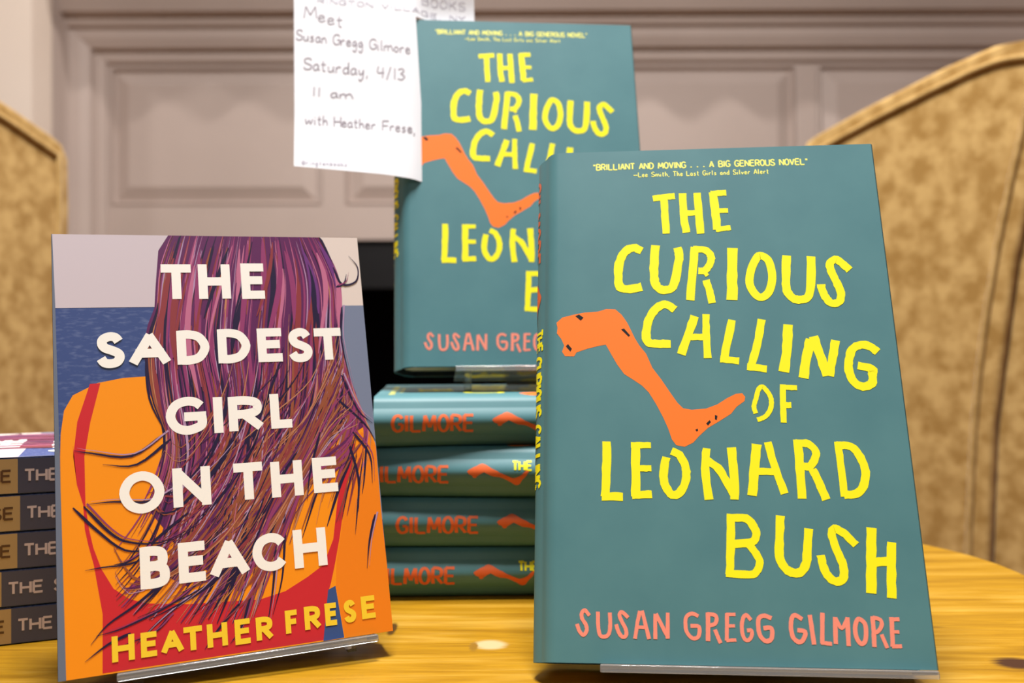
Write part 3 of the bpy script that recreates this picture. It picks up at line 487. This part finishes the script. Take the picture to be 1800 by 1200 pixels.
# ------------------------------------------------------------ paperback novel
PW, PH, PT = 0.1372, 0.1891, 0.0175
def make_paperback(label, mw, group=None):
    rnd = random.Random(11)
    t = thing('paperback_book', label, 'book', mw, group)
    pal = [('sea', (66, 86, 142)), ('sky', (206, 196, 206)), ('skin', (250, 152, 22)), ('suit', (206, 44, 52)), ('plum', (96, 40, 92)), ('magenta', (146, 62, 112)), ('pink', (192, 112, 148)),
           ('navy', (38, 28, 62)), ('brown', (150, 84, 58)), ('tan', (190, 130, 96)), ('rust', (142, 60, 66)), ('lilac', (178, 146, 184)), ('violet', (112, 58, 128)), ('white', (252, 252, 248)), ('gold', (250, 214, 52)),
           ('strip', (108, 118, 138)), ('sea_pale', (122, 134, 162)), ('sky_warm', (226, 214, 208)), ('spine_tan', (186, 158, 112)), ('spine_slate', (72, 76, 102)), ('spine_ink', (92, 62, 40)), ('spine_letter', (214, 200, 208)), ('gap_blue', (58, 84, 140)), ('skin_deep', (242, 134, 24))]
    ms = []; ix = {}
    for i, (n, c) in enumerate(pal):
        if n == 'sea': ms.append(noise_mat('print_sea', lin(60, 80, 136), lin(98, 114, 160), 420, rough=0.42, spec=0.4, stretch=(0.5, 1, 1.6), lo=0.5, hi=0.75))
        else: ms.append(mat('print_'+n, lin(*c), 0.34, 0.5))
        ix[n] = i
    m = MB()
    pr = [(PW, 0.0002), (PW-0.0002, 0), (0.0012, 0), (0.0003, 0.0003), (0, 0.0012), (0, PT-0.0012), (0.0003, PT-0.0003), (0.0012, PT), (PW, PT)]
    shell(m, pr, PH, 0.0003, -PW/2, 0, ix['sea'])
    def face(l): return lambda u, v, e=0: (min(max(u, 0.0001), PW)-PW/2, -0.000016*l-0.00003-e, min(max(v, 0), PH))
    hz = D['horizon']; h0, h1 = hz[1]*1e-4, hz[3]*1e-4
    m.flat([(0, h0), (PW*0.6, (h0+h1)/2), (PW*0.6, PH), (0, PH)], face(1), ix['sky']); m.flat([(PW*0.6, (h0+h1)/2), (PW, h1), (PW, PH), (PW*0.6, PH)], face(1), ix['sky_warm'])
    m.flat([(PW*0.6, 0.05), (PW, 0.05), (PW, h1), (PW*0.6, (h0+h1)/2)], face(1), ix['sea_pale'])
    m.flat(pairs(D['body'], 1e-4), face(2), ix['skin'])
    m.flat(pairs(D['arm'], 1e-4), face(3.5), ix['skin_deep']); m.flat(pairs(D['suit'], 1e-4), face(3), ix['suit']); m.flat(pairs(D['gap'], 1e-4), face(4), ix['gap_blue'])
    m.flat(pairs(D['hair'], 1e-4), face(4), ix['plum'])
    gs = [catmull(pairs(g, 1e-4), 6) for g in D['guides']]
    def gp(g, tt):
        i = min(int(g), len(gs)-2); f = g-i
        def at(c, tt):
            x = tt*(len(c)-1); k = min(int(x), len(c)-2); return Vector(c[k]).lerp(Vector(c[k+1]), x-k)
        return at(gs[i], tt).lerp(at(gs[i+1], tt), f)
    top = ['plum', 'magenta', 'magenta', 'pink', 'pink', 'navy', 'lilac', 'rust', 'magenta']; low = ['brown', 'rust', 'tan', 'navy', 'navy', 'magenta', 'lilac', 'plum', 'brown']
    tp = lambda x: max(0.12, math.sin(PI*min(max(x, 0.02), 0.98))**0.6)
    for k in range(520):
        g = rnd.uniform(0, 7); t0 = rnd.uniform(0, 0.75) if k > 60 else 0.0; ln = rnd.uniform(0.15, 0.5); t1 = min(1.0, t0+ln)
        dr = rnd.uniform(-0.6, 0.6)*ln
        pts = [tuple(gp(min(max(g+dr*j/6, 0), 7), t0+(t1-t0)*j/6)) for j in range(7)]
        c = rnd.choice(top if rnd.random() > (t0+t1)/2*1.25 else low); wd = rnd.choice((0.0004, 0.0006, 0.0010, 0.0014)) if c not in ('lilac', 'tan', 'pink') else rnd.choice((0.0003, 0.0005, 0.0009))
        m.ribbon(pts, wd, face(5+k*0.012), ix[c], taper=tp, sub=2)
    for k in range(190):      # locks swept down to the left
        g = rnd.uniform(2.5, 7); t0 = rnd.uniform(0.30, 0.66); ln = rnd.uniform(0.22, 0.42); t1 = min(1.0, t0+ln); dr = -rnd.uniform(0.8, 3.2)
        pts = [tuple(gp(min(max(g+dr*(j/7)**1.4, 0), 7), t0+(t1-t0)*j/7)) for j in range(8)]
        c = rnd.choice(low+['brown', 'tan', 'rust']); wd = rnd.choice((0.0005, 0.0008, 0.0013)) if c not in ('lilac', 'tan') else rnd.choice((0.0003, 0.0005))
        m.ribbon(pts, wd, face(11.2+k*0.002), ix[c], taper=tp, sub=2)
    for k in range(46):       # broad pale streaks from the crown
        g = rnd.uniform(0.3, 6.7); t0 = rnd.uniform(0.0, 0.12); t1 = t0+rnd.uniform(0.18, 0.34); dr = rnd.uniform(-0.5, 0.5)
        pts = [tuple(gp(min(max(g+dr*j/6, 0), 7), t0+(t1-t0)*j/6)) for j in range(7)]
        m.ribbon(pts, rnd.choice((0.0012, 0.0018, 0.0026)), face(11.2+k*0.002), ix[rnd.choice(['pink', 'magenta', 'navy', 'rust', 'magenta', 'violet'])], taper=tp, sub=2)
    for k, wsp in enumerate(D['wisps']):
        p = pairs(wsp, 1e-4); m.ribbon(p, 0.0014, face(11.8), ix['navy'], taper=lambda x: max(0.1, (1-x)**0.7*min(1, x*6+0.4)))
        if k % 2 == 0: m.ribbon([(a+0.0012, b+0.0010) for a, b in p], 0.0008, face(11.9), ix['magenta' if k % 4 else 'lilac'], taper=lambda x: max(0.1, 1-x))
    m.flat([(0, 0), (0.0030, 0), (0.0012, h0), (0.0004, PH), (0, PH)], face(12), ix['strip'])
    for c, x0, y0, x1, y1 in D['pl']: glyph(m, c, x0*1e-3, y0*1e-3, x1*1e-3, y1*1e-3, 0.0040, face(14), ix['white'])
    for c, x0, y0, x1, y1 in D['pa']: glyph(m, c, x0*1e-3, y0*1e-3, x1*1e-3, y1*1e-3, 0.0023, face(14), ix['gold'])
    sp = lambda s, q, e=0: (-PW/2-0.00006, PT/2-q, PH-s); sp2 = lambda s, q, e=0: (-PW/2-0.00012-e, PT/2-q, PH-s)
    q = PT/2-0.0006; s0 = PH-h0
    m.flat([(0, -q), (s0, -q), (s0, q), (0, q)], sp, ix['spine_tan']); m.flat([(s0, -q), (PH, -q), (PH, q), (s0, q)], sp, ix['spine_slate'])
    text(m, 'FRESE', 0.007, s0-0.003, -0.0026, 0.0026, 0.0011, sp2, ix['spine_ink']); text(m, 'THE SADDEST GIRL ON THE BEACH', s0+0.0030, PH-0.012, -0.0026, 0.0026, 0.0011, sp2, ix['spine_letter'])
    m.build('cover', ms, t, weld=False)
    m = MB(); m.box(0.0005-PW/2, PW/2-0.0005, 0.0004, PT-0.0004, 0.0005, PH-0.0005); m.build('page_block', pages, t)
    return t
paperback = make_paperback('paperback with a long-haired woman seen from behind on its cover, leaning at front left', F2)
def paper_stack():
    lab = ['paperback topmost in the pile at the left, its sea and sky cover showing', 'paperback second from the top of the pile at the left', 'paperback in the middle of the pile of five at the left',
           'paperback second from the bottom of the pile, shifted left so its title shows furthest', 'paperback at the bottom of the pile, flat on the table at far left']
    yaw = 0.40; d = Vector((math.cos(yaw), math.sin(yaw)))
    for k, (bx, l) in enumerate(zip((31, 35, 30, 2, 19), lab)):
        q = (bx-900)/FPX; p0 = Vector((-0.2413, 0.441)); tt = (q*p0.y-p0.x)/(d.x-q*d.y); p = p0+d*(tt-(PH-D['horizon'][1]*1e-4))
        b = copy_tree(paperback); b['label'] = l; b['group'] = 'paperbacks piled at the left'
        b.matrix_world = lying(p, yaw, (5-k)*(PT+0.0002), PW, PH, PT)
paper_stack()

# ------------------------------------------------------------ clear easels
def easel(F, label, x0, x1, tk, z0, lean, base, rear, hang=0.12, lt=0.0024, feet=False):
    t = thing('book_easel', label, 'book stand', F, 'clear acrylic book easels')
    m = MB(); m.box(x0, x1, -0.0020, tk+0.0032, -lt, -0.0002); m.build('ledge', acrylic, t, bevel=0.0005)
    m = MB(); m.box(x0, x1, -0.0034, -0.0021, -0.0034, -0.0004); m.build('lip', acrylic, t, bevel=0.0005)
    m = MB(); m.box(x0, x1, tk+0.0007, tk+0.0032, -0.0001, hang); m.build('back_plate', acrylic, t, bevel=0.0005)
    down = Vector((math.sin(lean), -math.cos(lean)))
    for xa in ((x0+0.006, x1-0.012) if feet else ()):
        q = []
        for y in (0.007, tk*0.5, tk):
            hgt = z0-y*math.sin(lean)-lt*math.cos(lean)-base-0.0009; q.append((Vector((y, -lt-0.00005)), hgt))
        pl = [q[0][0], q[2][0], q[2][0]+down*q[2][1], q[0][0]+down*q[0][1]]
        m = MB(); m.prism([tuple(p) for p in pl], lambda a, b, d: (d, a, b), xa, xa+0.004); m.build('foot', acrylic, t)
    hy, hz = tk+0.0034, hang-0.02; hh = z0-hy*math.sin(lean)+hz*math.cos(lean)-base-0.0006
    fy, fz = hy+rear*math.cos(lean)+hh*math.sin(lean), hz+rear*math.sin(lean)-hh*math.cos(lean)
    d = Vector((fy-hy, fz-hz)).normalized(); n = Vector((-d.y, d.x))*0.0024
    if n.x < 0: n = -n
    m = MB(); xc = (x0+x1)/2; m.prism([(hy, hz), (fy, fz), (fy+n.x*0.6, fz+n.y*0.6+0.001), (hy+n.x, hz+n.y)], lambda a, b, dd: (dd, a, b), xc-0.022, xc+0.022); m.build('prop_leg', acrylic, t)
    return t
easel(F1, 'clear acrylic easel under the large teal hardcover at front right', -0.055, 0.077, T, 0.0117, 0.3454, 0.0, 0.035, lt=0.0019)
easel(F2, 'clear acrylic easel under the leaning paperback at front left', -0.047, 0.061, PT, 0.0095, 0.2497, 0.0, 0.028, 0.105, feet=True)
easel(F3, 'clear acrylic easel on the stack, under the standing teal hardcover', -0.046, 0.074, T, 0.1283, 0.2620, 0.1124, 0.025, 0.10, feet=True)

# ------------------------------------------------------------ the handwritten note
def note():
    t = thing('note_card', 'white handwritten note sheet slipped over the top of the standing teal book', 'note', F3)
    c = [(a+0.0010, q) for a, q in pairs(D['card'], 1e-4)]      # TL, BL, BR, slit corner, tab right, TR in the book plane (from the spine edge)
    TLp, BLp, BRp, SLp, TRb, TRt = [Vector(p) for p in c]
    vtop = 0.2700; uS, vS = SLp.x, H
    ss = lambda x: (lambda k: k*k*(3-2*k))(min(max(x, 0), 1))
    def yoff(u, v):
        f = ss((u-uS+0.004)/0.016)*ss((H+0.045-v)/0.043)
        curl = -0.0035*ss((0.165-v)/0.05)*ss((uS-u)/0.03+0.2)
        return -0.0022-0.0006*(1-f)+0.0060*f+curl
    fn = lambda l: (lambda u, v, e=0: (u-W/2, yoff(u, v)-0.00008*l-e, v))
    def left(v): return TLp.x+(BLp.x-TLp.x)*(TLp.y-v)/(TLp.y-BLp.y)
    def right(v): return uS+(BRp.x-uS)*(vS-v)/(vS-BRp.y)
    m = MB(); nu, nv = 24, 40; th = 0.00025
    def grid(lf, rf, va, vb, nu, nv):
        for s in (0, 1):
            vs = []
            for j in range(nv+1):
                for i in range(nu+1):
                    f = i/nu; va_ = va(f); v = va_+(vb(f)-va_)*j/nv; u = lf(v)+(rf(v)-lf(v))*f
                    x, y, z = fn(0)(u, v); vs.append((x, y+s*th, z))
            m.add(vs, [(j*(nu+1)+i, j*(nu+1)+i+1, (j+1)*(nu+1)+i+1, (j+1)*(nu+1)+i) for j in range(nv) for i in range(nu)], 0, True)
    top = lambda f: vtop
    grid(left, right, lambda f: BLp.y+(BRp.y-BLp.y)*f, lambda f: H+0.0012, nu, nv)
    tr = lambda v: TRb.x
    grid(left, tr, lambda f: H+0.0012, lambda f: vtop, 34, 24)
    grid(lambda v: uS+0.013, tr, lambda f: H-0.0018, lambda f: H+0.0012, 12, 3)
    m.build('sheet', paper, t, recalc=False)
    m = MB()
    for s, x0, y0, x1, y1, h in D['cardlines']:
        k = 0.001; x0 += 1.0; x1 += 1.0; text(m, s, x0*k, x1*k, (y0-3)*k-h*k*0.45, (y0-3)*k+h*k*0.42, 0.00075, fn(2), 0, gap=0.12, slope=(y1-y0)*k*1.2)
    m.build('handwriting', ink, t, weld=False); m = MB()
    for s, x0, y0, x1, y1, h in D['cardprint']:
        k = 0.001
        if s[0] == '@': m.build('printed_heading', header_ink, t, weld=False); m = MB()
        x0 += 1.0; x1 += 1.0; text(m, s, x0*k, x1*k, y0*k-h*k*0.5, y0*k+h*k*0.5, 0.0005, fn(2), 0, gap=0.3, slope=(y1-y0)*k)
    m.build('printed_handle', header_ink, t, weld=False)
note()
